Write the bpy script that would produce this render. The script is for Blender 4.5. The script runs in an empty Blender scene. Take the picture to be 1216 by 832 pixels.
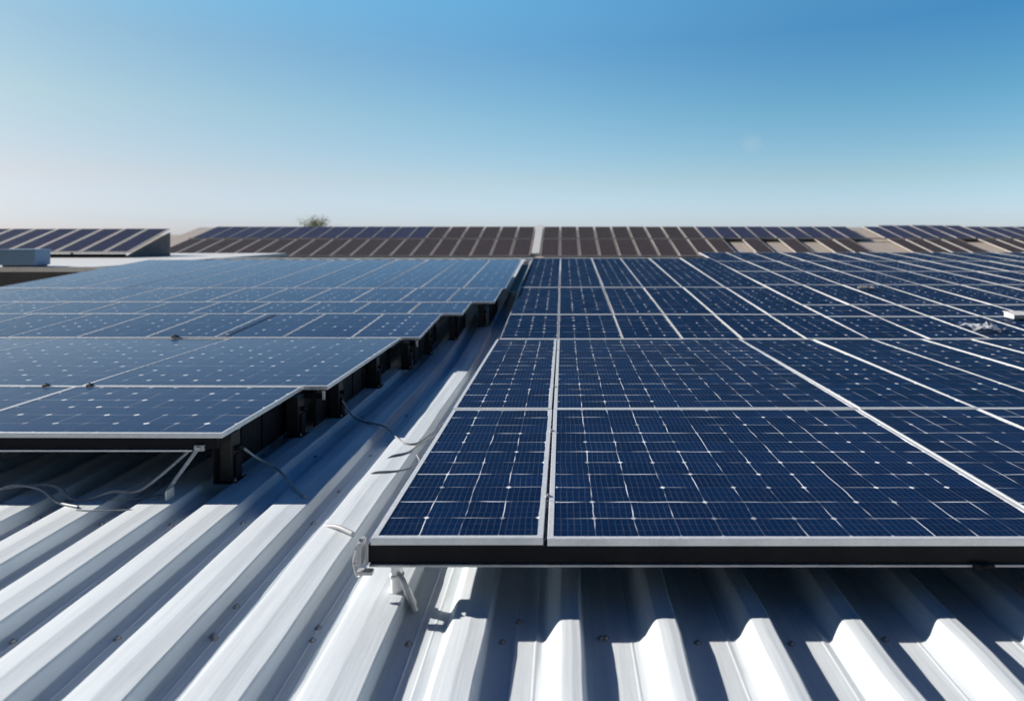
import bpy, bmesh, math, random
from mathutils import Vector, Matrix
random.seed(7)
R = math.radians
scene = bpy.context.scene
col = scene.collection

# ------------------------------------------------------------------ camera
cam_d = bpy.data.cameras.new('camera')
cam = bpy.data.objects.new('camera', cam_d); col.objects.link(cam)
cam.location = (0, 0, 2.2); cam.rotation_euler = (R(90), 0, 0)
cam_d.sensor_width = 36; cam_d.lens = 22.2
cam_d.shift_x = -0.050; cam_d.shift_y = -0.1143
cam_d.clip_start = 0.1; cam_d.clip_end = 6000
cam_d.dof.use_dof = True; cam_d.dof.focus_distance = 5.3; cam_d.dof.aperture_fstop = 1.05
scene.camera = cam

# ------------------------------------------------------------------ sky and sun
SUN_TO = Vector((-1.95, 0.64, 1.0)).normalized()
elev = math.asin(SUN_TO.z); azim = math.atan2(SUN_TO.x, SUN_TO.y)
world = bpy.data.worlds.new('World'); scene.world = world; world.use_nodes = True
wn, wl = world.node_tree.nodes, world.node_tree.links
wn.clear()
w_out = wn.new('ShaderNodeOutputWorld'); w_bg = wn.new('ShaderNodeBackground')
sky = wn.new('ShaderNodeTexSky'); sky.sky_type = 'NISHITA'; sky.sun_disc = False
sky.sun_elevation = elev; sky.sun_rotation = azim
sky.altitude = 300; sky.air_density = 1.0; sky.dust_density = 0.6; sky.ozone_density = 2.0
tc = wn.new('ShaderNodeTexCoord'); sep = wn.new('ShaderNodeSeparateXYZ')
wl.new(tc.outputs['Generated'], sep.inputs[0])
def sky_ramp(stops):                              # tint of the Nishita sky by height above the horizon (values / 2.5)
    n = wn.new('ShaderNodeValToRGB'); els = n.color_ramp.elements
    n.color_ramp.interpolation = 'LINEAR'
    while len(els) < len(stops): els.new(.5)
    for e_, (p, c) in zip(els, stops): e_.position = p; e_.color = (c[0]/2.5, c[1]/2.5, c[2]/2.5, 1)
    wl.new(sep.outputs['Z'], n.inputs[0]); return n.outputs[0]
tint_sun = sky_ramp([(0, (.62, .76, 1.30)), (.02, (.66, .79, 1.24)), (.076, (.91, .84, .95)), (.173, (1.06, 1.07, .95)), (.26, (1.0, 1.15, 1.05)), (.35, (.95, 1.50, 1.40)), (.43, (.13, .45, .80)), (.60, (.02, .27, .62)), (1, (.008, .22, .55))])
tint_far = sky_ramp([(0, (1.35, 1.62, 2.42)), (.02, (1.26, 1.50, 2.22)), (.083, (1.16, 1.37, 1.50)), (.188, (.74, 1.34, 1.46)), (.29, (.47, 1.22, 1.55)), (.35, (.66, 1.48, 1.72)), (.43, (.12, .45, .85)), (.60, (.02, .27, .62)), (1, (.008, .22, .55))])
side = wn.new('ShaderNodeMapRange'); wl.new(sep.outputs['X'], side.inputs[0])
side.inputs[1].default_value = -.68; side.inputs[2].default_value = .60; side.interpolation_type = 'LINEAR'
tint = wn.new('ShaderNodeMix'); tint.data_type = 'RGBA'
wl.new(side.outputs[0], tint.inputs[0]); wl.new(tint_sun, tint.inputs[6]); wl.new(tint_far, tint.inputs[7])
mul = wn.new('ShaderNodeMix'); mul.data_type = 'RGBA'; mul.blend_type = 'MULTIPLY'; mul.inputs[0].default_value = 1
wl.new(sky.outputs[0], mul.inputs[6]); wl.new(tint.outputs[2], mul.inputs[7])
# sky dimming added behind the camera to deepen the shade under the arrays
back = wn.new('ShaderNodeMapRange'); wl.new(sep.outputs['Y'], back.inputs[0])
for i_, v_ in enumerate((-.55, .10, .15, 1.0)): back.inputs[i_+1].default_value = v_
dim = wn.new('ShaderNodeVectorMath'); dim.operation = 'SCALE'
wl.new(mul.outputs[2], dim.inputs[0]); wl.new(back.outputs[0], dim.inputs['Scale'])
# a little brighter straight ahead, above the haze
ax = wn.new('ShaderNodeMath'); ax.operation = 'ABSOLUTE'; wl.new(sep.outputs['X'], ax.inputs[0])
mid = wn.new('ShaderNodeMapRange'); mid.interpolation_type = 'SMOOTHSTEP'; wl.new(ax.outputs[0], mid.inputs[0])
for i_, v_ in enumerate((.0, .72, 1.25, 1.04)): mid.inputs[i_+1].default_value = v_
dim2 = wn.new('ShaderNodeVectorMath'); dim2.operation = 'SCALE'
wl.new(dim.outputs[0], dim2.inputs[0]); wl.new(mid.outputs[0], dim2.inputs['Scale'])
# one faint wisp blended into the sky
dist = wn.new('ShaderNodeVectorMath'); dist.operation = 'DISTANCE'
wl.new(tc.outputs['Generated'], dist.inputs[0]); dist.inputs[1].default_value = tuple(Vector((.2987, 1, .1413)).normalized())
cn = wn.new('ShaderNodeTexNoise'); cn.inputs['Scale'].default_value = 90; cn.inputs['Detail'].default_value = 3
wl.new(tc.outputs['Generated'], cn.inputs['Vector'])
fall = wn.new('ShaderNodeMapRange'); wl.new(dist.outputs['Value'], fall.inputs[0])
for i_, v_ in enumerate((.004, .019, .22, 0)): fall.inputs[i_+1].default_value = v_
spot = wn.new('ShaderNodeMath'); spot.operation = 'MULTIPLY'; wl.new(fall.outputs[0], spot.inputs[0]); wl.new(cn.outputs['Fac'], spot.inputs[1])
add = wn.new('ShaderNodeMix'); add.data_type = 'RGBA'; wl.new(spot.outputs[0], add.inputs[0])
wl.new(dim2.outputs[0], add.inputs[6]); add.inputs[7].default_value = (3.4, 3.5, 3.6, 1)
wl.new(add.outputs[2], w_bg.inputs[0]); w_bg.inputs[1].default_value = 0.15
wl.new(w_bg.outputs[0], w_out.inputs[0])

sun_d = bpy.data.lights.new('sun', 'SUN'); sun_d.energy = 4.8; sun_d.angle = R(0.5); sun_d.color = (1.0, 0.94, 0.86)
sun = bpy.data.objects.new('sun', sun_d); col.objects.link(sun)
sun.rotation_euler = SUN_TO.to_track_quat('Z', 'Y').to_euler(); sun.location = (-20, 5, 20)

scene.view_settings.view_transform = 'Standard'; scene.view_settings.look = 'None'
scene.view_settings.gamma = 1; scene.view_settings.use_curve_mapping = False
scene.view_settings.exposure = 0.5

# ------------------------------------------------------------------ materials
class NT:
    def __init__(s, name):
        s.m = bpy.data.materials.new(name); s.m.use_nodes = True
        s.n = s.m.node_tree.nodes; s.l = s.m.node_tree.links
        s.b = s.n['Principled BSDF']
    def new(s, t, **k):
        n = s.n.new(t)
        for a, v in k.items(): setattr(n, a, v)
        return n
    def put(s, sock, v):
        if isinstance(v, bpy.types.NodeSocket): s.l.new(v, sock)
        else: sock.default_value = v
    def math(s, op, a, b=0.0, c=None, clamp=False):
        n = s.new('ShaderNodeMath', operation=op); n.use_clamp = clamp
        s.put(n.inputs[0], a); s.put(n.inputs[1], b)
        if c is not None: s.put(n.inputs[2], c)
        return n.outputs[0]
    def mix(s, f, a, b, blend='MIX'):
        n = s.new('ShaderNodeMix', data_type='RGBA', blend_type=blend)
        s.put(n.inputs[0], f); s.put(n.inputs[6], a); s.put(n.inputs[7], b)
        return n.outputs[2]
    def noise(s, scale, detail=2, vec=None, rough=0.5, dims='3D'):
        n = s.new('ShaderNodeTexNoise', noise_dimensions=dims)
        n.inputs['Scale'].default_value = scale; n.inputs['Detail'].default_value = detail; n.inputs['Roughness'].default_value = rough
        if vec is not None: s.l.new(vec, n.inputs['Vector'])
        return n.outputs['Fac']
    def rng(s, v, a, b, c, d):
        n = s.new('ShaderNodeMapRange'); s.put(n.inputs[0], v)
        for i, x in enumerate((a, b, c, d)): s.put(n.inputs[i + 1], x)
        return n.outputs[0]
    def scaled(s, vec, sc):
        n = s.new('ShaderNodeMapping'); s.l.new(vec, n.inputs[0]); n.inputs['Scale'].default_value = sc
        return n.outputs[0]
    def bump(s, h, strength, dist):
        n = s.new('ShaderNodeBump'); n.inputs['Strength'].default_value = strength; n.inputs['Distance'].default_value = dist
        s.l.new(h, n.inputs['Height']); s.l.new(n.outputs[0], s.b.inputs['Normal'])

def rgba(c): return (c[0], c[1], c[2], 1)

def simple(name, c, rough=0.5, metal=0.0, var=0.15, scale=8, bump=0.0, spec=0.5):
    t = NT(name)
    obj_c = t.new('ShaderNodeTexCoord').outputs['Object']
    f = t.noise(scale, 5, obj_c, 0.65)
    k = t.rng(f, 0.3, 0.7, 1 - var, 1 + var)
    n = t.new('ShaderNodeMix', data_type='RGBA', blend_type='MULTIPLY'); n.inputs[0].default_value = 1
    n.inputs[6].default_value = rgba(c)
    cmb = t.new('ShaderNodeCombineXYZ')
    for i in range(3): t.l.new(k, cmb.inputs[i])
    t.l.new(cmb.outputs[0], n.inputs[7]); t.l.new(n.outputs[2], t.b.inputs['Base Color'])
    t.b.inputs['Metallic'].default_value = metal
    t.l.new(t.rng(f, 0.3, 0.7, max(rough - 0.08, 0.02), rough + 0.1), t.b.inputs['Roughness'])
    t.b.inputs['Specular IOR Level'].default_value = spec
    if bump: t.bump(f, bump, 0.004)
    return t.m

def cell_material(name, c_dark, c_light, line_c, line_amt, spec, node_amt=1.0, rough=0.16, node_w=.021, fing=1.0, power=5.0):
    """Silicon cells under glass: fine fingers, cell gaps and bright corner diamonds, all in panel UV (one unit = one cell)."""
    t = NT(name)
    uv = t.new('ShaderNodeTexCoord').outputs['UV']
    oi = t.new('ShaderNodeObjectInfo').outputs['Random']
    seed = t.math('MULTIPLY', oi, 91.7)
    sp = t.new('ShaderNodeSeparateXYZ'); t.l.new(uv, sp.inputs[0])
    u0, v0 = sp.outputs[0], sp.outputs[1]
    def vec(a, b, c):
        n = t.new('ShaderNodeCombineXYZ'); t.put(n.inputs[0], a); t.put(n.inputs[1], b); t.put(n.inputs[2], c)
        return n.outputs[0]
    base = vec(u0, v0, seed)
    wob = t.math('MULTIPLY', t.math('SUBTRACT', t.noise(0.9, 2, base), 0.5), 0.10)     # cells never sit perfectly straight
    wob2 = t.math('MULTIPLY', t.math('SUBTRACT', t.noise(1.1, 2, t.scaled(base, (1.3, .8, 1.7))), 0.5), 0.07)
    u, v = t.math('ADD', u0, wob), t.math('ADD', v0, wob2)
    def near(x, k, size):                       # metres from the closest multiple of 1/k cell
        f = t.math('FRACT', t.math('ADD', t.math('MULTIPLY', x, k), 0.5))
        return t.math('MULTIPLY', t.math('ABSOLUTE', t.math('SUBTRACT', f, 0.5)), size / k)
    def mask(d, w): return t.rng(d, w * 0.5, w, 1.0, 0.0)
    du, dv, dv2 = near(u, 1, .25), near(v, 1, .25), near(v, .5, .25)
    d_fu, d_fv = near(u, 6, .25), near(v, 3, .25)
    dash_u = t.rng(t.noise(1.0, 1, t.scaled(base, (3.0, .9, 1))), 0.47, 0.62, 0.06, 1.0)
    dash_v = t.rng(t.noise(1.0, 1, t.scaled(base, (.7, 3.0, 2))), 0.45, 0.61, 0.07, 1.0)
    wn_ = t.new('ShaderNodeTexWhiteNoise', noise_dimensions='3D')
    t.l.new(vec(t.math('FLOOR', t.math('ADD', u, .5)), t.math('FLOOR', t.math('ADD', v, .5)), seed), wn_.inputs['Vector'])
    rnd = wn_.outputs['Value']
    node_sz = t.rng(rnd, 0.30, 1.0, 0.0, 1.0)
    diam = t.math('ADD', t.math('DIVIDE', du, node_w), t.math('DIVIDE', dv, node_w))
    node = t.math('MULTIPLY', t.rng(diam, 0.55, 1.0, 1.0, 0.0), t.math('MULTIPLY', node_sz, node_amt), clamp=True)
    lu = t.math('MULTIPLY', mask(du, .0042), t.math('MULTIPLY', dash_u, .75 * line_amt))
    lv = t.math('MULTIPLY', mask(dv, .0042), t.math('MULTIPLY', dash_v, .45 * line_amt))
    lv2 = t.math('MULTIPLY', mask(dv2, .0060), t.math('MULTIPLY', dash_v, .75 * line_amt))
    ln = t.math('MAXIMUM', t.math('MAXIMUM', lu, lv), t.math('MAXIMUM', lv2, node))
    fg = t.math('MAXIMUM', t.math('MULTIPLY', mask(d_fu, .0034), .17 * fing), t.math('MULTIPLY', mask(d_fv, .0036), .12 * fing))
    wc = t.new('ShaderNodeTexWhiteNoise', noise_dimensions='3D')
    t.l.new(vec(t.math('FLOOR', u), t.math('FLOOR', v), seed), wc.inputs['Vector'])
    blot = t.math('ADD', t.math('MULTIPLY', wc.outputs['Value'], .45), t.math('MULTIPLY', t.noise(.7, 4, base), .55))
    c = t.mix(blot, rgba(c_dark), rgba(c_light))
    c = t.mix(t.math('MULTIPLY', fg, t.rng(t.noise(2.0, 2, base), .3, .7, .5, 1.2)), c, rgba(tuple(x * .55 for x in line_c)))
    c = t.mix(ln, c, rgba(line_c))
    dust = t.rng(t.noise(3.0, 6, t.scaled(base, (1, .5, 1)), .7), .52, .80, 0, .03)
    c = t.mix(dust, c, (.30, .28, .26, 1))
    t.l.new(c, t.b.inputs['Base Color'])
    t.l.new(t.rng(t.noise(2.2, 5, base, .7), .3, .7, rough - .04, rough + .10), t.b.inputs['Roughness'])
    t.b.inputs['Specular IOR Level'].default_value = 0.0
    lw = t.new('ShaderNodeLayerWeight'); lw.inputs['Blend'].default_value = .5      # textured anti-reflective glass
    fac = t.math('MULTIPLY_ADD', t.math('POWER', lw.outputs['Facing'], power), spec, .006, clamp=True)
    gl = t.new('ShaderNodeBsdfGlossy'); gl.inputs['Color'].default_value = (.95, .97, 1, 1)
    t.l.new(t.rng(t.noise(2.2, 5, base, .7), .3, .7, rough - .04, rough + .10), gl.inputs['Roughness'])
    ms = t.new('ShaderNodeMixShader'); t.l.new(fac, ms.inputs[0]); t.l.new(t.b.outputs[0], ms.inputs[1]); t.l.new(gl.outputs[0], ms.inputs[2])
    t.l.new(ms.outputs[0], t.n['Material Output'].inputs['Surface'])
    return t.m

def roof_material(name, c, dirt):
    t = NT(name)
    oc = t.new('ShaderNodeTexCoord').outputs['Object']
    streak = t.noise(1.0, 5, t.scaled(oc, (11, .45, 3)), .6)
    fine = t.noise(1.0, 4, t.scaled(oc, (60, 1.6, 10)), .6)
    patch = t.noise(.8, 6, oc, .7)
    speck = t.noise(45, 3, oc, .6)
    f = t.math('ADD', t.math('MULTIPLY', streak, .55), t.math('ADD', t.math('MULTIPLY', patch, .3), t.math('MULTIPLY', fine, .25)))
    k = t.rng(f, .50, .78, 0, .70)
    cc = t.mix(k, rgba(c), rgba(dirt))
    cc = t.mix(t.rng(speck, .70, .78, 0, .35), cc, (.25, .23, .21, 1))
    t.l.new(cc, t.b.inputs['Base Color'])
    t.l.new(t.rng(f, .4, .7, .32, .55), t.b.inputs['Roughness'])
    t.b.inputs['Specular IOR Level'].default_value = .35
    t.bump(t.math('ADD', t.noise(2.0, 3, t.scaled(oc, (3, .6, 1))), t.math('MULTIPLY', fine, .25)), .25, .02)
    return t.m

M = {
    'roof': roof_material('white_painted_steel', (.725, .78, .815), (.45, .485, .515)),
    'roof_white': roof_material('white_roof_membrane', (.78, .77, .75), (.55, .54, .52)),
    'roof_tan': roof_material('dusty_tan_roof', (.55, .48, .41), (.38, .31, .25)),
    'cell_navy': cell_material('navy_cells', (.0028, .0135, .046), (.0058, .026, .089), (.86, .90, .97), 1.2, .09, 1.35, node_w=.025, fing=.5),
    'cell_navy_far': cell_material('navy_cells_beaded', (.0026, .0155, .050), (.0054, .029, .092), (.86, .90, .97), .60, .05, 1.4, node_w=.034, fing=.38),
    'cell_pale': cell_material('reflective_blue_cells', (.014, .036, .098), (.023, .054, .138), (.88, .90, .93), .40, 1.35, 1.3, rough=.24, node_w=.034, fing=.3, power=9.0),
    'cell_brown': cell_material('brown_cells', (.052, .044, .047), (.078, .066, .070), (.30, .25, .24), .5, .15, .25, rough=.35),
    'cell_dusk': cell_material('slate_blue_cells', (.034, .040, .080), (.052, .060, .110), (.38, .38, .45), .5, .25, .25, rough=.3),
    'alu': simple('brushed_aluminium', (.80, .80, .80), .42, .35, .08, 30, .05),
    'alu_grey': simple('weathered_aluminium', (.52, .52, .53), .5, .5, .18, 18, .1),
    'alu_tan': simple('dusty_aluminium', (.56, .53, .50), .6, .1, .12, 10),
    'black': simple('black_coated_steel', (.006, .007, .011), .6, .0, .2, 14, .1, spec=.2),
    'rubber': simple('black_plastic', (.012, .012, .013), .5, 0, .25, 20, .15),
    'cable': simple('grey_cable_sheath', (.42, .43, .45), .45, 0, .15, 20),
    'cable_dark': simple('dark_cable_sheath', (.27, .28, .30), .5, 0, .15, 20),
    'screw': simple('weathered_screw_steel', (.36, .36, .36), .5, .4, .4, 40),
    'steel': simple('galvanised_steel', (.55, .55, .55), .4, .7, .2, 25, .1),
    'wall_dark': simple('dark_cladding', (.07, .07, .075), .7, 0, .3, 2),
    'rack_grey': simple('grey_rack_paint', (.15, .14, .14), .7, 0, .3, 2),
    'wall': simple('pale_cladding', (.55, .55, .54), .6, 0, .12, 2),
    'box_blue': simple('blue_grey_enamel', (.16, .27, .43), .5, 0, .08, 6),
    'ground': simple('dry_ground', (.28, .25, .20), .95, 0, .3, .05, 0),
    'bark': simple('bark', (.10, .075, .055), .9, 0, .3, 6, .3),
    'leaf': simple('olive_leaf', (.27, .30, .15), .7, 0, .45, .8),
    'white_sheet': simple('white_painted_metal', (.75, .73, .70), .5, 0, .15, 12),
}
t = NT('clear_film')
t.b.inputs['Base Color'].default_value = (.9, .92, .95, 1); t.b.inputs['Roughness'].default_value = .15
t.b.inputs['Alpha'].default_value = .25
M['film'] = t.m

# ------------------------------------------------------------------ mesh helpers
class MB:
    def __init__(s): s.v = []; s.f = []
    def box(s, x0, x1, y0, y1, z0, z1, mat=None):
        b = len(s.v)
        for p in ((x0,y0,z0),(x1,y0,z0),(x1,y1,z0),(x0,y1,z0),(x0,y0,z1),(x1,y0,z1),(x1,y1,z1),(x0,y1,z1)):
            s.v.append(tuple(mat @ Vector(p)) if mat else p)
        s.f += [tuple(b+i for i in q) for q in ((3,2,1,0),(4,5,6,7),(0,1,5,4),(1,2,6,5),(2,3,7,6),(3,0,4,7))]
        return s
    def prism(s, pts, y0, y1):                  # outline in xz, swept along y
        b, n = len(s.v), len(pts)
        for y in (y0, y1):
            for x, z in pts: s.v.append((x, y, z))
        s.f += [(b+i, b+(i+1) % n, b+n+(i+1) % n, b+n+i) for i in range(n)]
        s.f += [tuple(b+i for i in range(n-1, -1, -1)), tuple(b+n+i for i in range(n))]
        return s
    def prism_x(s, pts, x0, x1):                # outline in yz, swept along x
        b, n = len(s.v), len(pts)
        for x in (x0, x1):
            for y, z in pts: s.v.append((x, y, z))
        s.f += [(b+i, b+n+i, b+n+(i+1) % n, b+(i+1) % n) for i in range(n)]
        s.f += [tuple(b+i for i in range(n)), tuple(b+n+i for i in range(n-1, -1, -1))]
        return s
    def tube(s, pts, r, sides=8, smooth=6, r1=None):
        P = [Vector(p) for p in pts]
        if smooth > 1 and len(P) > 2:
            Q = []
            for i in range(len(P) - 1):
                a, b, c, d = P[max(i-1, 0)], P[i], P[i+1], P[min(i+2, len(P)-1)]
                for k in range(smooth):
                    t = k / smooth
                    Q.append(.5 * (2*b + (c-a)*t + (2*a-5*b+4*c-d)*t*t + (3*b-a-3*c+d)*t**3))
            P = Q + [P[-1]]
        b0, n = len(s.v), len(P)
        for i, p in enumerate(P):
            tg = (P[min(i+1, n-1)] - P[max(i-1, 0)]).normalized()
            up = Vector((0, 0, 1)) if abs(tg.z) < .9 else Vector((1, 0, 0))
            a = tg.cross(up).normalized(); c = a.cross(tg)
            rr = r if r1 is None else r + (r1 - r) * i / (n - 1)
            for k in range(sides):
                w = 2 * math.pi * k / sides
                s.v.append(tuple(p + a * math.cos(w) * rr + c * math.sin(w) * rr))
        for i in range(n - 1):
            for k in range(sides):
                s.f.append((b0+i*sides+k, b0+i*sides+(k+1) % sides, b0+(i+1)*sides+(k+1) % sides, b0+(i+1)*sides+k))
        s.f += [tuple(b0+k for k in range(sides-1, -1, -1)), tuple(b0+(n-1)*sides+k for k in range(sides))]
        return s
    def lathe(s, c, prof, sides=12):            # prof: (radius, z) pairs from bottom to top
        b = len(s.v); n = len(prof)
        for r, z in prof:
            for k in range(sides):
                w = 2*math.pi*k/sides
                s.v.append((c[0]+r*math.cos(w), c[1]+r*math.sin(w), c[2]+z))
        for i in range(n-1):
            for k in range(sides):
                s.f.append((b+i*sides+k, b+i*sides+(k+1) % sides, b+(i+1)*sides+(k+1) % sides, b+(i+1)*sides+k))
        s.f += [tuple(b+k for k in range(sides-1, -1, -1)), tuple(b+(n-1)*sides+k for k in range(sides))]
        return s
    def mesh(s, name, mat, bevel=0, smooth=None):
        me = bpy.data.meshes.new(name); me.from_pydata(s.v, [], s.f); me.update()
        bm = bmesh.new(); bm.from_mesh(me)
        bmesh.ops.recalc_face_normals(bm, faces=bm.faces)
        if bevel:
            ed = [e for e in bm.edges if len(e.link_faces) == 2 and e.calc_face_angle(0) > .5]
            bmesh.ops.bevel(bm, geom=ed, offset=bevel, segments=2, profile=.5, affect='EDGES', clamp_overlap=True)
        bm.to_mesh(me); bm.free()
        me.materials.append(mat)
        if smooth is not None:
            me.polygons.foreach_set('use_smooth', [True] * len(me.polygons)); me.set_sharp_from_angle(angle=smooth)
        return me
    def build(s, name, mat, parent=None, bevel=0, smooth=None):
        return link(name, s.mesh(name, mat, bevel, smooth), parent)

def link(name, me, parent=None, loc=None):
    o = bpy.data.objects.new(name, me); col.objects.link(o); o.parent = parent
    if loc: o.location = loc
    return o
def tag(o, label, cat, group=None, kind=None):
    if label: o['label'] = label
    if cat: o['category'] = cat
    if group: o['group'] = group
    if kind: o['kind'] = kind
    return o
def thing(name, label, cat, loc=(0, 0, 0), group=None):
    o = bpy.data.objects.new(name, None); col.objects.link(o); o.location = loc; o.empty_display_size = .1
    return tag(o, label, cat, group)

# ------------------------------------------------------------------ ground
g = MB(); g.v = [(-3000, -3000, -6), (3000, -3000, -6), (3000, 3000, -6), (-3000, 3000, -6)]; g.f = [(0, 1, 2, 3)]
tag(g.build('ground', M['ground']), None, None, kind='structure')

# ------------------------------------------------------------------ main building with ribbed metal roof
BREAK, SLOPE, REAR = 10.4, 0.0781, 24.6
def lift(y): return max(0.0, y - BREAK) * SLOPE
X0, X1, Y0 = -13.6, 24.3, -5.0
PITCH, CREST_R, RIB = .513, -2.469, .09          # crest right edge phase, rib height
hall = thing('warehouse', 'long low warehouse under a white ribbed steel roof carrying the near arrays', 'building', (0, 0, -6))
def roof_profile():
    pts = []
    edges = [-.93 - .53 * k for k in range(23, 0, -1)] + [-.93 + .513 * k for k in range(int((X1 + .93) / .513) + 1)]
    for r, nxt in zip(edges, edges[1:] + [edges[-1] + .513]):   # r = right edge of this crest
        cw = .265 if r < -.7 else (.18 if r < -.2 else .105)     # wide-ribbed sheets on one side, narrow-ribbed on the other
        l = r - cw
        n = nxt - r - (.265 if nxt < -.7 else (.18 if nxt < -.2 else .105)) - .085   # pan before the next rib
        if r < -.2:
            up = [(l - .060, 0), (l - .050, .004), (l - .014, RIB - .012), (l - .005, RIB - .003), (l + .006, RIB)]
        else:                                   # rolled, softly rounded flank
            up = [(l - .105 + .118 * i / 9, RIB * (i / 9) ** 2 * (3 - 2 * i / 9)) for i in range(10)]
        P = up + [(l + cw*.40, RIB), (l + cw*.40 + .010, RIB + .0012), (l + cw*.40 + .020, RIB + .0012), (l + cw*.40 + .030, RIB),
                  (r - .006, RIB), (r + .002, RIB - .003), (r + .006, RIB - .010), (r + .016, .004), (r + .021, 0)]
        if r < -.2:
            P += [(r + .02 + n*.40, 0), (r + .026 + n*.40, .0018), (r + .033 + n*.40, .0018), (r + .039 + n*.40, 0)]
        P += [(r + .02 + n*.75, 0), (r + .026 + n*.75, .0018), (r + .033 + n*.75, .0018), (r + .039 + n*.75, 0)]
        pts += [(x, z, r) for x, z in P]
    return pts
prof = roof_profile()
ys = [Y0 + i * .5 for i in range(int((BREAK - Y0) / .5) + 1)]
ys = sorted(set([round(y, 3) for y in ys] + [BREAK] + [BREAK + .9 * i for i in range(1, 16)] + [REAR]))
ys = [y for y in ys if y <= REAR]
ys = sorted(ys + [6.492, 6.508])
fine = []
for a, b in zip(ys, ys[1:]):
    n = 3 if 2 < a < 8 else 1
    fine += [a + (b - a) * i / n for i in range(n)]
ys = fine + [REAR]
rf = MB()
rs = random.Random(3)
ph = {}
for j, y in enumerate(ys):
    for i, (x, z, k) in enumerate(prof):
        if k not in ph: ph[k] = [rs.uniform(0, 6.28) for _ in range(4)]
        a = ph[k]
        w = .0030 * math.sin(y * 2.1 + a[0]) + .0022 * math.sin(y * 5.3 + a[1]) + .0016 * math.sin(y * 11 + a[2])
        rf.v.append((x + w * (1.6 if z > .02 else 0), y, z + lift(y) + w * .7 + (.007 if y < 6.5 else 0)))    # sheets overlap at 6.5
n = len(prof)
for j in range(len(ys) - 1):
    for i in range(n - 1):
        rf.f.append((j*n+i, j*n+i+1, (j+1)*n+i+1, (j+1)*n+i))
sheet = rf.build('roof_sheet', M['roof'], hall, smooth=R(16)); sheet.location = (0, 0, 6)
sw = MB()
zr = lift(REAR)
sw.box(X0 - .02, X1 + .02, REAR - .25, REAR + .02, 0, 6 + zr - .03)
sw.box(X0 - .02, X1 + .02, Y0 - .02, Y0 + .2, 0, 5.97)
for x in (X0 - .02, X1 - .2):
    sw.prism_x([(Y0 + .2, 0), (REAR - .25, 0), (REAR - .25, 6 + lift(REAR - .25) - .03), (BREAK, 5.97), (Y0 + .2, 5.97)], x, x + .22)
sw.build('wall', M['wall'], hall)
rg = MB(); rg.box(X0, X1, REAR - .06, REAR + .25, 6 + zr - .02, 6 + zr + .13)
rg.build('ridge_cap', M['roof_white'], hall)
scr = MB(); scr.lathe((0, 0, 0), [(.021, 0), (.021, .004), (.011, .005), (.011, .015), (.007, .016)], 10)
scr_me = scr.mesh('roof_screw', M['screw'], smooth=R(40))
spots = [(-1.92, 3.71), (-1.91, 3.44), (-1.70, 4.29), (-1.90, 5.36), (-1.70, 3.78), (-1.36, 3.51), (-.25, 3.56), (.23, 3.42), (-2.25, 5.57), (-2.72, 4.22), (-4.02, 4.88)]
for k in range(-6, 9):
    for y in (2.62, 3.40, 4.75, 6.2, 7.6):
        x = CREST_R + k * PITCH + .10 + random.uniform(-.012, .012)
        if k < 3: x += (3 - k) * -.017
        if abs(x) < 4.4 and not (x > -1.1 and y > 3.6): spots.append((x, y + random.uniform(-.03, .03)))
for x, y in spots[:90]:
    link('roof_screw', scr_me, hall, (x, y, 6 + (.0075 if y < 6.5 else .0005)))

# ------------------------------------------------------------------ panels
cache = {}
def panel_meshes(w, l, kind, fw=.034, th=.04, fy=None):
    fy = fy or fw
    key = (round(w, 2), round(l, 2), kind, fw, fy)
    if key in cache: return cache[key]
    w, l = key[0], key[1]
    f = MB(); a, b = w / 2, l / 2
    def ring(x, y, z): return [(-x, -y, z), (x, -y, z), (x, y, z), (-x, y, z)]
    loops = [ring(a - .012, b - .012, 0), ring(a, b, 0), ring(a, b, th - .002), ring(a - .002, b - .002, th), ring(a - fw, b - fy, th), ring(a - fw, b - fy, th - .006)]
    for L in loops: f.v += L
    for i in range(len(loops) - 1):
        for k in range(4): f.f.append((4*i+k, 4*i+(k+1) % 4, 4*i+4+(k+1) % 4, 4*i+4+k))
    fm = {'brown': M['alu_tan'], 'dusk': M['alu_tan']}.get(kind, M['alu'])
    fme = bpy.data.meshes.new('frame'); fme.from_pydata(f.v, [], f.f); fme.materials.append(fm); fme.update()
    cme = bpy.data.meshes.new('cell_sheet')
    x, y = a - fw, b - fy
    v = [(-x, -y, th - .0045), (x, -y, th - .0045), (x, y, th - .0045), (-x, y, th - .0045), (-x, -y, .006), (x, -y, .006), (x, y, .006), (-x, y, .006)]
    cme.from_pydata(v, [], [(0, 1, 2, 3), (7, 6, 5, 4)])
    uvl = cme.uv_layers.new(name='cells')
    nu, nv = max(2, round(2 * x / .25)), max(2, round(2 * y / .25))
    for poly in cme.polygons:
        for li in poly.loop_indices:
            p = v[cme.loops[li].vertex_index]
            uvl.data[li].uv = ((p[0] + x) / (2 * x) * nu, (p[1] + y) / (2 * y) * nv)
    cme.materials.append(M['cell_' + kind]); cme.update()
    cache[key] = (fme, cme)
    return cache[key]

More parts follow.
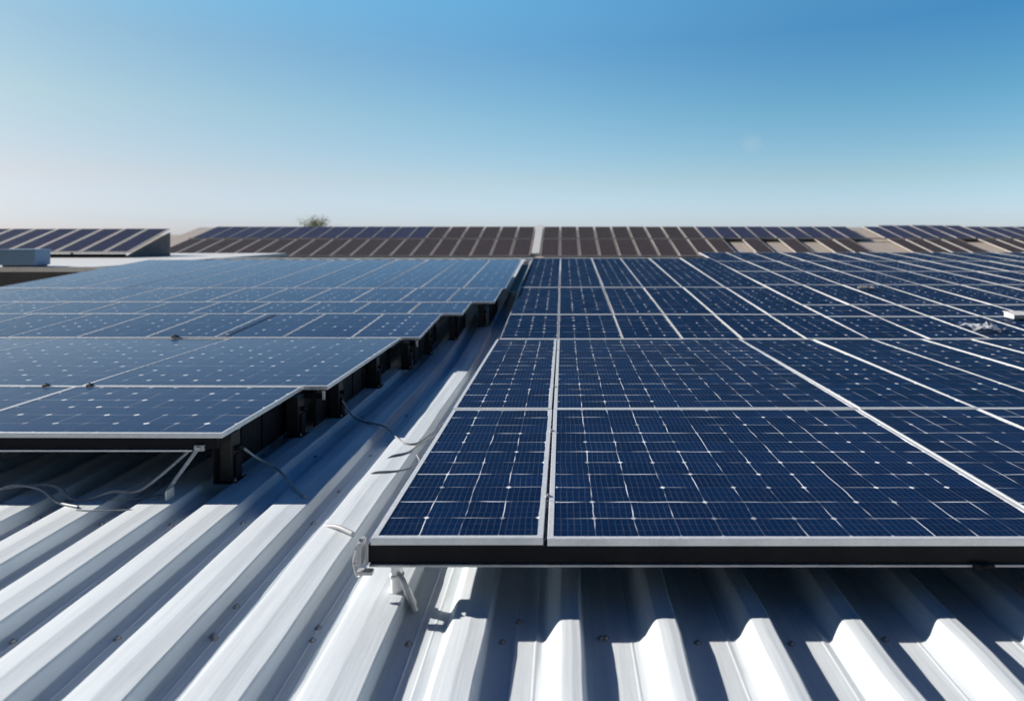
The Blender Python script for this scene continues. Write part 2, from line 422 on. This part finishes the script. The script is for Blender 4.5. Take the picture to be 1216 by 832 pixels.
pr = random.Random(11)
def panel(x0, x1, y0, y1, z0, slope, kind, label, group, fw=.034, jit=1.0, name='solar_panel'):
    """A framed panel whose underside front edge is at height z0; slope = rise over run towards +y."""
    L = (y1 - y0) * math.sqrt(1 + slope * slope)
    fme, cme = panel_meshes(x1 - x0, L, kind, fw, fy={'navy_far': .036, 'pale': .026}.get(kind))
    dx, loose = (pr.uniform(-.006, .006), 2.2) if kind in ('navy_far', 'pale') else (0, 1.0)
    o = thing(name, label, 'solar panel', ((x0 + x1) / 2 + dx, (y0 + y1) / 2, z0 + slope * (y1 - y0) / 2 + pr.uniform(-.002, .002)), group)
    o.rotation_euler = (math.atan(slope) + R(pr.gauss(0, .10)) * jit, R(pr.gauss(0, .12)) * jit * loose * .8, R(pr.gauss(0, .08)) * jit * loose)
    link('frame', fme, o); link('cell_sheet', cme, o)
    return o

ORD = 'first second third fourth fifth sixth seventh eighth ninth tenth eleventh twelfth thirteenth fourteenth fifteenth sixteenth seventeenth eighteenth nineteenth twentieth'.split()
ORD += ['twenty-' + w for w in ORD[:9]] + ['thirtieth'] + ['thirty-' + w for w in ORD[:9]]
GAP = .018
ZR = .39                                        # underside of the navy array on the flat roof
def zbase(y, z): return z + max(0, y - 10.6) * SLOPE
# navy array beside the aisle: two long front rows ...
G1 = 'panels of the navy array'
front_cols = [(-1.117, -.112), (-.092, 2.965), (2.985, 4.17), (4.19, 5.17), (5.19, 6.00), (6.02, 6.82), (6.84, 7.84), (7.86, 8.86)]
for r, (y0, y1) in enumerate([(3.66, 6.37), (6.39, 10.58)]):
    for c, (xa, xb) in enumerate(front_cols[:6 if r == 0 else 8]):
        row = ('frontmost', 'second')[r]
        if c == 0: lab = f'narrow navy solar panel bordering the aisle in the {row} navy row'
        elif c == 1: lab = f'extra wide navy solar panel with white cell lines in the {row} navy row'
        else: lab = f'navy solar panel in the {row} navy row, {ORD[c-2]} beyond the extra wide panel'
        panel(xa, xb, y0, y1, ZR, 0, 'navy' if r == 0 or c < 2 else 'navy_far', lab, G1, fw=.034 if c < 2 else .017)
# ... then shorter rows climbing the sloped part of the roof
near_cols = [(-1.07, -.10), (-.08, .99), (1.01, 2.0), (2.02, 3.0), (3.02, 4.08), (4.10, 5.14)]
far_cols = [(5.16 + i * 1.02, 6.16 + i * 1.02) for i in range(13)]
def rows(cols, breaks, c_off):
    for r, (y0, y1) in enumerate(zip(breaks, breaks[1:])):
        for c, (xa, xb) in enumerate(cols):
            if xb > 1.05 * y1 * .73 + 1.5: continue
            panel(xa, xb, y0 + .01, y1 - .01, zbase(y0, ZR), SLOPE, 'navy_far',
                  f'navy solar panel in the {ORD[r+2]} navy row, {ORD[c+c_off]} column from the aisle', G1, fw=.010)
rows(near_cols, [10.6, 12.6, 15.9, 22.2], 0)
rows(far_cols, [10.6, 12.4, 13.6, 16.3, 18.8, 21.3, 24.0], 6)
# paler array across the aisle, stepping towards it row by row
G2 = 'panels of the pale reflecting array'
ZL, BRL = .52, 10.0
def zbl(y): return ZL + max(0, y - BRL) * SLOPE
def lrow(y0, y1, right, wide, n, row, slope):
    for c in range(n):
        xb = right - c * (wide + GAP)
        lab = f'{"extra wide " if wide > 2 else ""}pale blue reflecting panel in the {row} pale row, {ORD[c]} from the aisle'
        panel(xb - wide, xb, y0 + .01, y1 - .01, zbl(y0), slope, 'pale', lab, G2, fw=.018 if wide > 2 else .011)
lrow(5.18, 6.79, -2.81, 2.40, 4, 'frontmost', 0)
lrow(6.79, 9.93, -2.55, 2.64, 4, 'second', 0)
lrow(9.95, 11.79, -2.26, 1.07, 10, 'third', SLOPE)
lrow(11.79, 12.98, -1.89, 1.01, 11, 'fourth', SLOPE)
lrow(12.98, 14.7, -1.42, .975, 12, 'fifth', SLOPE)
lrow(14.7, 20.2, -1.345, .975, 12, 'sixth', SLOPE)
# filler panel closing the far end of the aisle
panel(-1.325, -1.085, 15.2, 21.0, zbase(15.2, .42), SLOPE, 'brown', 'narrow brown filler panel lying at the far end of the aisle between both arrays', 'filler panels', fw=.03)

# ------------------------------------------------------------------ rails, brackets, feet
rl = thing('mounting_rail', 'black rail under the front edge of the navy array', 'rail', (0, 3.7, .26), 'front rails')
m = MB(); m.box(-1.135, 7.2, -.015, .035, .018, .126); m.build('beam', M['black'], rl, bevel=.004)
m = MB(); m.box(-1.13, 7.2, -.030, .037, 0, .015); m.build('lip', M['alu_grey'], rl, bevel=.003)
m = MB(); m.box(-1.150, -1.137, -.02, .04, .01, .13); m.build('end_cap', M['alu_grey'], rl, bevel=.003)
m = MB(); m.box(2.38, 2.50, -.045, -.032, -.004, .022).box(2.42, 2.46, -.052, -.046, .002, .016); m.build('splice_plate', M['black'], rl, bevel=.002)
rl = thing('mounting_rail', 'black rail with a white lower lip under the front edge of the pale array', 'rail', (0, 5.22, .412), 'front rails')
m = MB(); m.box(-12.7, -2.85, -.015, .035, .012, .105); m.build('beam', M['black'], rl, bevel=.004)
m = MB(); m.box(-12.7, -3.05, -.032, .036, -.006, .009); m.build('lip', M['alu'], rl, bevel=.002)
m = MB(); m.box(-3.03, -2.95, -.04, -.018, 0, .05).box(-3.01, -2.97, -.055, -.042, .012, .04); m.build('splice_plate', M['alu_grey'], rl, bevel=.003)
# long rails below both arrays, seen end-on from the aisle
def cross_rail(xa, xb, y, z, lab):
    o = thing('mounting_rail', lab, 'rail', (xa, y, z), 'rails under the rows')
    m = MB(); m.box(0, xb - xa, -.02, .02, 0, .05); m.build('beam', M['alu_grey'], o, bevel=.003)
for y, right, nm in ((5.6, -2.87, 'front part of the frontmost row'), (6.4, -2.87, 'rear part of the frontmost row'), (7.4, -2.62, 'front part of the second row'), (9.2, -2.62, 'rear part of the second row')):
    cross_rail(-12.6, right, y, .466, f'grey aluminium rail under the {nm} of the pale array')
for y, nm in ((4.3, 'near'), (5.8, 'rear')):
    cross_rail(-1.08, 7.0, y, .335, f'grey aluminium rail under the {nm} half of the frontmost navy row')
# black mounting feet under the aisle edge of the pale array
def foot(x, y, z0, z1, lab, s=1.0):
    o = thing('ballast_block', lab, 'ballast block', (x, y, z0), 'black blocks along the aisle edge')
    h = z1 - z0
    m = MB(); m.prism([(-.10*s, 0), (.10*s, 0), (.085*s, h), (-.13*s, h)], -.12*s, .12*s); m.build('block', M['rubber'], o, bevel=.006)
    m = MB(); m.box(-.16*s, .17*s, -.15*s, .15*s, -.012, .006); bp = m.build('base_plate', M['black'], o, bevel=.003)
    m = MB(); m.box(.103*s, .135*s, -.05, .05, .02, h*.55).box(.10*s, .17*s, -.03, .03, h*.62, h*.72); m.build('clip', M['black'], o, bevel=.003)
    for dy in (-.11, .11):
        m = MB(); m.lathe((.13*s, dy*s, .006), [(.014, 0), (.014, .012), (.008, .013), (.008, .028), (.002, .03)], 8); m.build('bolt', M['steel'], bp)
for x, y, lab in ((-2.86, 5.42, 'black ballast block under the front corner of the pale array'), (-2.80, 6.62, 'black ballast block where the frontmost and second pale rows meet'),
                  (-2.62, 7.3, 'black ballast block under the near part of the second pale row'), (-2.60, 8.7, 'black ballast block under the rear part of the second pale row'),
                  (-2.46, 9.9, 'black ballast block at the seam of the second and third pale rows')):
    foot(x, y, .094, .50, lab, .6)
for y, x, nm in ((10.9, -2.34, 'third'), (11.9, -2.08, 'fourth'), (13.0, -1.68, 'fifth')):
    foot(x, y, .094 + lift(y), .50 + max(0, y - BRL) * SLOPE, f'black ballast block under the climbing pale rows, beside the {nm} row', .55)
# black sheets added to darken the aisle side below each pale row
for y0, y1, x, nm in ((5.30, 6.74, -2.93, 'frontmost'), (6.84, 9.85, -2.70, 'second'), (9.98, 11.75, -2.37, 'third'), (11.83, 12.9, -2.00, 'fourth'), (13.0, 14.6, -1.52, 'fifth')):
    d = thing('dark_sheet', f'added black sheet filling the dark gap beside the {nm} pale row', 'wind deflector', (x, y0, 0), 'added dark sheets')
    la, lb = lift(y0), lift(y1); ta, tb = zbl(y0) - .015, zbl(y1) - .015
    L = y1 - y0
    m = MB(); m.prism_x([(0, .10 + la), (L, .10 + lb), (L, tb), (0, ta)], -.006, .006); sh = m.build('sheet', M['black'], d)
    m = MB()
    for i in range(int(L / .4) + 1):
        yy = min(.02 + i * .4, L - .04); t_ = yy / L
        m.box(.007, .018, yy, yy + .02, .11 + la + (lb - la) * t_, ta + (tb - ta) * t_ - .01)
    m.build('stiffener', M['black'], sh)
# front face of the stepped rows
for y, xa, xb, z, nm in ((6.80, -2.80, -2.56, 0, 'second'), (9.95, -2.54, -2.28, 0, 'third')):
    o = thing('end_clamp', f'aluminium end clamp on the exposed front corner of the {nm} pale row', 'clamp', ((xa+xb)/2, y, .43), 'end clamps')
    m = MB(); m.box(-.13, .12, -.03, .0, 0, .018).box(-.13, .12, -.03, -.022, .02, .06); m.build('body', M['black'], o, bevel=.003)
    m = MB(); m.box(.10, .13, -.045, -.031, -.01, .08); m.build('hook', M['alu'], o, bevel=.003)
# mid clamps
def clamp(x, y, z, mat, lab, s=1.0):
    o = thing('mid_clamp', lab, 'clamp', (x, y, z), 'mid clamps')
    m = MB(); m.prism_x([(-.03*s, 0), (.03*s, 0), (.03*s, .008*s), (.018*s, .022*s), (-.018*s, .022*s), (-.03*s, .008*s)], -.025*s, .025*s); m.build('body', mat, o, bevel=.003*s)
    m = MB(); m.lathe((0, 0, .022*s), [(.011*s, 0), (.011*s, .009*s), (.006*s, .010*s)], 8); m.build('bolt', mat, o)
clamp(-6.11, 9.94, .560, M['rubber'], 'large black clamp on the seam behind the second row of the pale array', 1.6)
clamp(-5.56, 6.79, .560, M['rubber'], 'black clamp on the frontmost pale seam, farther from the aisle', 1.0)
clamp(-5.09, 6.79, .560, M['rubber'], 'black clamp on the frontmost pale seam, nearer to the aisle', 1.0)
for y, w in ((4.25, 'near the front rail'), (5.65, 'past the middle of the frontmost row'), (7.3, 'just past the first seam'), (9.6, 'close to the rear of the second row')):
    clamp(-.102, y, ZR + .0405, M['alu_grey'], f'small grey clamp in the navy column gap, {w}', .55)
# dark rod along a column joint of the pale array
r_ = thing('conduit', 'short dark conduit lying on the third row of the pale array', 'conduit', (0, 0, 0))
m = MB(); m.tube([(-5.36, 10.1, .580), (-5.345, 10.9, .642), (-5.33, 11.7, .704)], .008); m.build('pipe', M['cable_dark'], r_, smooth=R(40))
m = MB(); m.box(-5.385, -5.335, 10.06, 10.10, .566, .592); m.build('saddle', M['alu'], r_, bevel=.004)

# L brackets on the ribs under the front rail of the navy array
def bracket(x, y, lab):
    o = thing('rail_bracket', lab, 'bracket', (x, y, RIB), 'brackets under the navy array')
    m = MB(); m.lathe((-.05, 0, .006), [(.036, 0), (.036, .085), (.044, .088), (.044, .10), (.034, .105), (.034, .163)], 14); m.build('standoff', M['alu'], o, smooth=R(40))
    m = MB(); m.prism([(-.085, .001), (.014, .001), (.058, -.094), (.066, -.094), (.020, .011), (-.085, .011)], -.035, .035); m.build('base_plate', M['alu'], o, bevel=.002)
    m = MB(); m.lathe((-.005, .018, .011), [(.012, 0), (.012, .010), (.006, .011), (.006, .022)], 8); m.build('bolt', M['steel'], o)
    m = MB(); m.tube([(.030, -.03, -.02), (.055, -.05, -.06), (.072, -.05, -.085), (.066, -.03, -.088), (.05, -.01, -.06)], .010, 8); m.build('hook', M['steel'], o, smooth=R(40))
    m = MB(); m.tube([(-.03, -.036, .12), (.0, -.05, .09), (.045, -.06, -.01), (.075, -.065, -.075)], .017, 10, 5); m.build('strap', M['alu_grey'], o, smooth=R(40))
for k, lab in ((3, 'silver rail bracket on the rib at the aisle corner of the navy array'), (6, 'silver rail bracket deep in the shade below the extra wide navy panel'), (9, 'silver rail bracket in the shade below the far end of the navy front rail')):
    bracket(CREST_R + k * PITCH, 3.72 if k == 3 else 4.35, lab)
o = thing('corner_clamp', 'grey clamp gripping the aisle corner of the navy front rail', 'clamp', (-1.16, 3.68, .26))
m = MB(); m.box(-.03, -.004, -.04, .06, .01, .15).box(-.03, .06, -.045, .0, -.03, -.006); m.build('jaw', M['alu_grey'], o, bevel=.004)
m = MB(); m.tube([(-.05, .01, .10), (.0, .01, .10)], .014, 8, 1).tube([(-.05, -.02, .03), (.0, -.02, .03)], .014, 8, 1); m.build('bolt', M['steel'], o, smooth=R(40))
m = MB(); m.tube([(-.02, -.01, .16), (-.04, .05, .12), (-.07, .03, .02), (-.03, -.02, -.05), (.0, -.02, -.02)], .008, 8); m.build('strap', M['alu_grey'], o, smooth=R(40))

# ------------------------------------------------------------------ cables on the roof
def cable(name, pts, r, mat, lab, cat='cable', group='cables on the ribs'):
    m = MB(); m.tube(pts, r * .8, 10, 8); o = m.build(name, mat, None, smooth=R(50)); return tag(o, lab, cat, group)
zc = RIB + .014
cable('cable', [(-5.6, 4.80, zc), (-5.1, 4.95, zc + .03), (-4.61, 5.02, zc + .03), (-4.46, 5.10, zc + .06), (-4.2, 5.06, zc + .05), (-3.95, 4.93, zc), (-3.72, 4.84, zc)], .014, M['cable'], 'grey cable curving over the ribs and ending in the sun below the pale array')
cable('cable', [(-4.75, 5.10, zc), (-4.33, 5.14, zc + .05), (-4.09, 5.10, zc + .05), (-3.90, 5.00, zc), (-3.76, 4.97, zc), (-3.61, 5.06, zc + .03), (-3.42, 5.06, zc + .03), (-3.28, 5.08, .22), (-3.08, 5.25, .42)], .016, M['cable'], 'thick grey cable waving over the ribs and rising to the pale front rail')
cable('cable', [(-2.76, 5.46, .34), (-2.72, 5.62, .20), (-2.55, 5.60, .12), (-2.40, 5.42, zc + .02), (-2.2, 5.18, zc), (-2.05, 5.02, zc)], .013, M['cable'], 'pale grey cable running from the pale array corner to a sunlit rib')
cable('cable', [(-2.52, 7.2, .30), (-2.35, 7.15, zc), (-1.95, 6.84, zc + .01), (-1.75, 6.55, zc), (-1.59, 6.32, zc), (-1.47, 6.30, zc), (-1.40, 6.5, zc), (-1.30, 6.9, zc + .02), (-1.22, 7.1, zc + .06)], .012, M['cable_dark'], 'long dark cable crossing the aisle and hooking under the second navy row')
cable('cable', [(-1.72, 5.80, .03), (-1.62, 5.93, zc), (-1.49, 6.05, zc), (-1.42, 6.3, zc), (-1.28, 6.62, zc + .01)], .011, M['cable'], 'short grey cable rising from the aisle pan beside the narrow navy panel')
cable('cable', [(-1.75, 5.50, .03), (-1.66, 5.53, zc), (-1.48, 5.57, zc), (-1.36, 5.65, zc), (-1.32, 5.80, zc), (-1.39, 5.98, zc)], .010, M['cable_dark'], 'dark bent cable end lying on the rib nearest the navy array front')
m = MB(); m.tube([(-1.72, 4.56, .085), (-1.60, 4.48, .118), (-1.46, 4.38, .118)], .016, 12, 4)
tag(m.build('conduit_stub', M['cable'], smooth=R(50)), 'short grey conduit stub lying across a rib near the navy array corner', 'conduit')
for pts, lab in (([(-3.62, 4.98, zc - .006), (-3.4, 4.98, zc), (-3.2, 5.08, zc)], 'thin black wire offcut lying straight on the rib below the pale array'), ([(-3.7, 4.80, zc - .006), (-3.5, 4.78, zc), (-3.28, 4.80, zc - .002)], 'thin black wire offcut lying closest to the camera below the pale array')):
    cable('wire', pts, .005, M['cable_dark'], lab, 'wire', 'wire offcuts')
o = thing('cable_anchor', 'small white plate anchoring the thick grey cable on a rib below the pale array', 'anchor', (-3.17, 5.00, RIB + .002))
m = MB(); m.prism([(-.09, 0), (.06, 0), (.06, .09), (.052, .09), (.045, .010), (-.09, .010)], -.05, .05); m.build('plate', M['white_sheet'], o, bevel=.002)
m = MB(); m.lathe((-.04, 0, .010), [(.012, 0), (.012, .01), (.006, .011)], 8); m.build('bolt', M['steel'], o)
m = MB(); m.tube([(.0, .03, .012), (.03, .08, .10), (.12, .16, .26), (.16, .19, .33)], .016, 8); m.build('strut', M['alu_grey'], o, smooth=R(40))

# ------------------------------------------------------------------ loose bits on the navy array
def crumple(name, pts, mat, lab, cat, th=.003):
    rr = random.Random(len(lab)); m = MB(); nx, ny = 9, 6
    (x0, x1, y0, y1, z) = pts
    for j in range(ny):
        for i in range(nx):
            m.v.append((x0 + (x1-x0)*i/(nx-1) + rr.uniform(-.03, .03), y0 + (y1-y0)*j/(ny-1) + rr.uniform(-.03, .03), z + rr.uniform(.005, .11) + lift(y0 + (y1-y0)*j/(ny-1)) - lift(y0)))
    for j in range(ny-1):
        for i in range(nx-1): m.f.append((j*nx+i, j*nx+i+1, (j+1)*nx+i+1, (j+1)*nx+i))
    o = m.build(name, mat); s = o.modifiers.new('thickness', 'SOLIDIFY'); s.thickness = th
    return tag(o, lab, cat)
crumple('plastic_film', (7.15, 7.75, 11.0, 11.45, zbase(11.0, ZR) + .05), M['film'], 'crumpled clear plastic film lying on the navy array', 'plastic film')
crumple('paper_scrap', (7.25, 7.6, 15.42, 15.5, zbase(15.3, ZR) + .045), M['white_sheet'], 'white paper scrap lying on a seam of the navy array', 'paper')
o = thing('junction_box', 'white junction box with a sloping lid on the navy array at the picture edge', 'junction box', (8.78, 12.2, zbase(12.2, ZR) + .045))
m = MB(); m.prism_x([(-.14, 0), (.14, .01), (.14, .11), (-.14, .07)], -.17, .17); m.build('case', M['white_sheet'], o, bevel=.01)
m = MB(); m.prism_x([(-.155, .071), (.155, .112), (.155, .124), (-.155, .083)], -.185, .185); m.build('lid', M['white_sheet'], o, bevel=.004)

# ------------------------------------------------------------------ neighbouring flat white building on the pale side
nb = thing('flat_building', 'flat white-roofed building with a dark wall behind the pale array', 'building', (0, 0, -6))
m = MB(); m.box(-60, -14.6, 19.7, 33.0, 0, 7.0); m.build('wall', M['wall_dark'], nb)
m = MB(); m.box(-60.1, -14.5, 19.6, 33.1, 7.002, 7.16); m.build('roof', M['roof_white'], nb, bevel=.02)
rk = thing('panel_rack', 'dark triangular rack holding the tilted panels on the flat white roof', 'rack', (-18.6, 26.9, 1.16))
SL2, Y2, Z2 = .355, 27.0, 1.36
m = MB()
m.prism_x([(0, .05), (3.0, 1.08), (3.0, .0), (2.9, 0), (.1, .0)], -.06, .0); m.build('end_panel', M['rack_grey'], rk)
m = MB(); m.box(-14, -.08, .02, .10, 0, .16); m.build('front_rail', M['black'], rk)
m = MB()
for x in (-13.5, -9, -4.5): m.box(x, x + .08, 2.7, 2.78, 0, 1.0)
m.build('rear_legs', M['black'], rk)
G3 = 'tilted panels on the flat white roof'
for c in range(12):
    xb = -18.62 - c * 1.06
    panel(xb - 1.0, xb, Y2, Y2 + 2.9, Z2, SL2, 'dusk', f'slate blue panel on the flat roof rack, {ORD[c]} from its dark triangular end', G3, fw=.06)
o = thing('vent_box', 'blue-grey metal vent box standing on the front edge of the flat white roof', 'vent', (-17.0, 19.95, 1.16))
m = MB(); m.box(-.56, .56, -.3, .3, .04, .50); m.build('case', M['box_blue'], o, bevel=.012)
m = MB(); m.box(-.59, .59, -.33, .33, .502, .54); m.build('lid', M['box_blue'], o, bevel=.008)
m = MB(); m.box(-.5, .5, -.25, .25, 0, .038); m.build('plinth', M['wall_dark'], o)

# ------------------------------------------------------------------ far building with brown arrays
EY, EZ, RY, RZ = 33.6, .72, 41.0, 2.56          # eave and ridge
fb = thing('far_building', 'long building with a dusty tan pitched roof below the brown panels', 'building', (0, 0, -6))
m = MB(); m.prism_x([(EY + .3, 0), (46.5, 0), (46.5, 6 + EZ), (RY, 6 + RZ - .1), (EY + .3, 6 + EZ - .05)], -23.2, 62); m.build('wall', M['wall'], fb)
m = MB(); m.prism_x([(EY, 6 + EZ), (EY, 6 + EZ + .12), (RY, 6 + RZ + .02), (47.2, 6 + EZ + .25), (47.2, 6 + EZ + .13), (RY, 6 + RZ - .1)], -23.6, 62.4); m.build('roof', M['roof_tan'], fb)
SL3 = (RZ - EZ) / (RY - EY)
def zr3(y): return EZ + .10 + (y - EY) * SL3
m = MB()
m.v = []
for dx0, dx1 in ((-1.72, -1.28),):
    m.prism_x([(34.2, 6 + zr3(34.2)), (40.6, 6 + zr3(40.6)), (40.6, 6 + zr3(40.6) + .16), (34.2, 6 + zr3(34.2) + .16)], dx0, dx1)
m.build('flashing_strip', M['roof_white'], fb, bevel=.01)
G4 = 'brown panels on the far roof'
missing = {('lower', 10), ('lower', 12), ('lower', 14), ('lower', 17), ('lower', 18), ('upper', 18), ('lower', 23)}
for rowname, y0, y1 in (('lower', 33.75, 37.25), ('upper', 37.40, 40.3)):
    for side in (-1, 1):
        for c in range(19 if side < 0 else 30):
            if side > 0: xa = -1.22 + c * 1.07
            else: xa = -1.80 - (c + 1) * 1.07 + .07
            if side > 0 and (rowname, c) in missing: continue
            kind = 'brown'
            if side > 0 and rowname == 'upper' and c >= 9: kind = 'dusk'
            if side < 0 and rowname == 'upper' and c >= 6: kind = 'dusk'
            cname = 'brown' if kind == 'brown' else 'slate blue'
            y1_ = y1 + (.35 if side > 0 and rowname == 'upper' and 19 < c < 25 else 0)
            panel(xa, xa + (1.0 if kind == 'brown' else 1.04), y0, y1_, zr3(y0) + .10, SL3, kind,
                  f'{cname} panel in the {rowname} far row, {ORD[c]} from the flashing, {"tree side" if side < 0 else "treeless side"}', G4, fw=.030 if kind == 'brown' else .018, jit=1.5)
for side, xa, xb in ((-1, -22.1, -1.78), (1, -1.24, 31)):
    o = thing('mounting_rail', f'tan rail between both far rows on the {"tree side" if side < 0 else "treeless side"} of the flashing', 'rail', (xa, 37.28, zr3(37.28) + .12), 'far rails')
    m = MB(); m.box(0, xb - xa, 0, .09, 0, .07); m.build('beam', M['alu_tan'], o)

# ------------------------------------------------------------------ trees beyond the far roof
def tree(x, y, h, crown_r, crown_h, n, lab, seed, trunk_r=.28):
    rr = random.Random(seed)
    o = thing('tree', lab, 'tree', (x, y, -6), 'trees beyond the far roof')
    m = MB(); m.tube([(0, 0, 0), (.2, .1, h*.35), (.1, -.1, h*.7), (0, 0, h*.95)], trunk_r, 8, 5, trunk_r*.15)
    tips = []
    for i in range(26):
        a = rr.uniform(0, 6.28); z0 = h * rr.uniform(.45, .85)
        rad = crown_r * rr.uniform(.5, 1.0); z1 = min(h, z0 + crown_h * rr.uniform(.2, .6))
        p1 = Vector((math.cos(a)*rad, math.sin(a)*rad, z1))
        m.tube([(.1, 0, z0), (p1.x*.5, p1.y*.5, (z0+z1)/2 + .3), tuple(p1)], trunk_r*.25, 5, 4, trunk_r*.05)
        tips.append(p1); tips.append(p1*.75 + Vector((0, 0, z0))*.25)
    tips.append(Vector((0, 0, h)))
    m.build('trunk', M['bark'], o, smooth=R(60))
    c = MB()
    for i in range(n):
        t_ = rr.choice(tips)
        p = t_ + Vector((rr.gauss(0, .34), rr.gauss(0, .34), rr.gauss(0, .30)))
        u = Vector((rr.gauss(0, 1), rr.gauss(0, 1), rr.gauss(0, 1))).normalized(); w = u.orthogonal().normalized()
        s = rr.uniform(.05, .11)
        b = len(c.v)
        c.v += [tuple(p - u*s), tuple(p + w*s*.45), tuple(p + u*s), tuple(p - w*s*.45)]
        c.f.append((b, b+1, b+2, b+3))
    me = bpy.data.meshes.new('crown'); me.from_pydata(c.v, [], c.f); me.materials.append(M['leaf']); me.update()
    link('crown', me, o)
tree(-31.3, 80, 9.75, 2.1, 4.0, 3600, 'rounded olive tree showing its crown above the far brown panels', 5)
tree(-29.2, 80.5, 9.0, .35, 3.0, 300, 'thin sprig of a young tree beside the rounded olive tree', 9, .10)
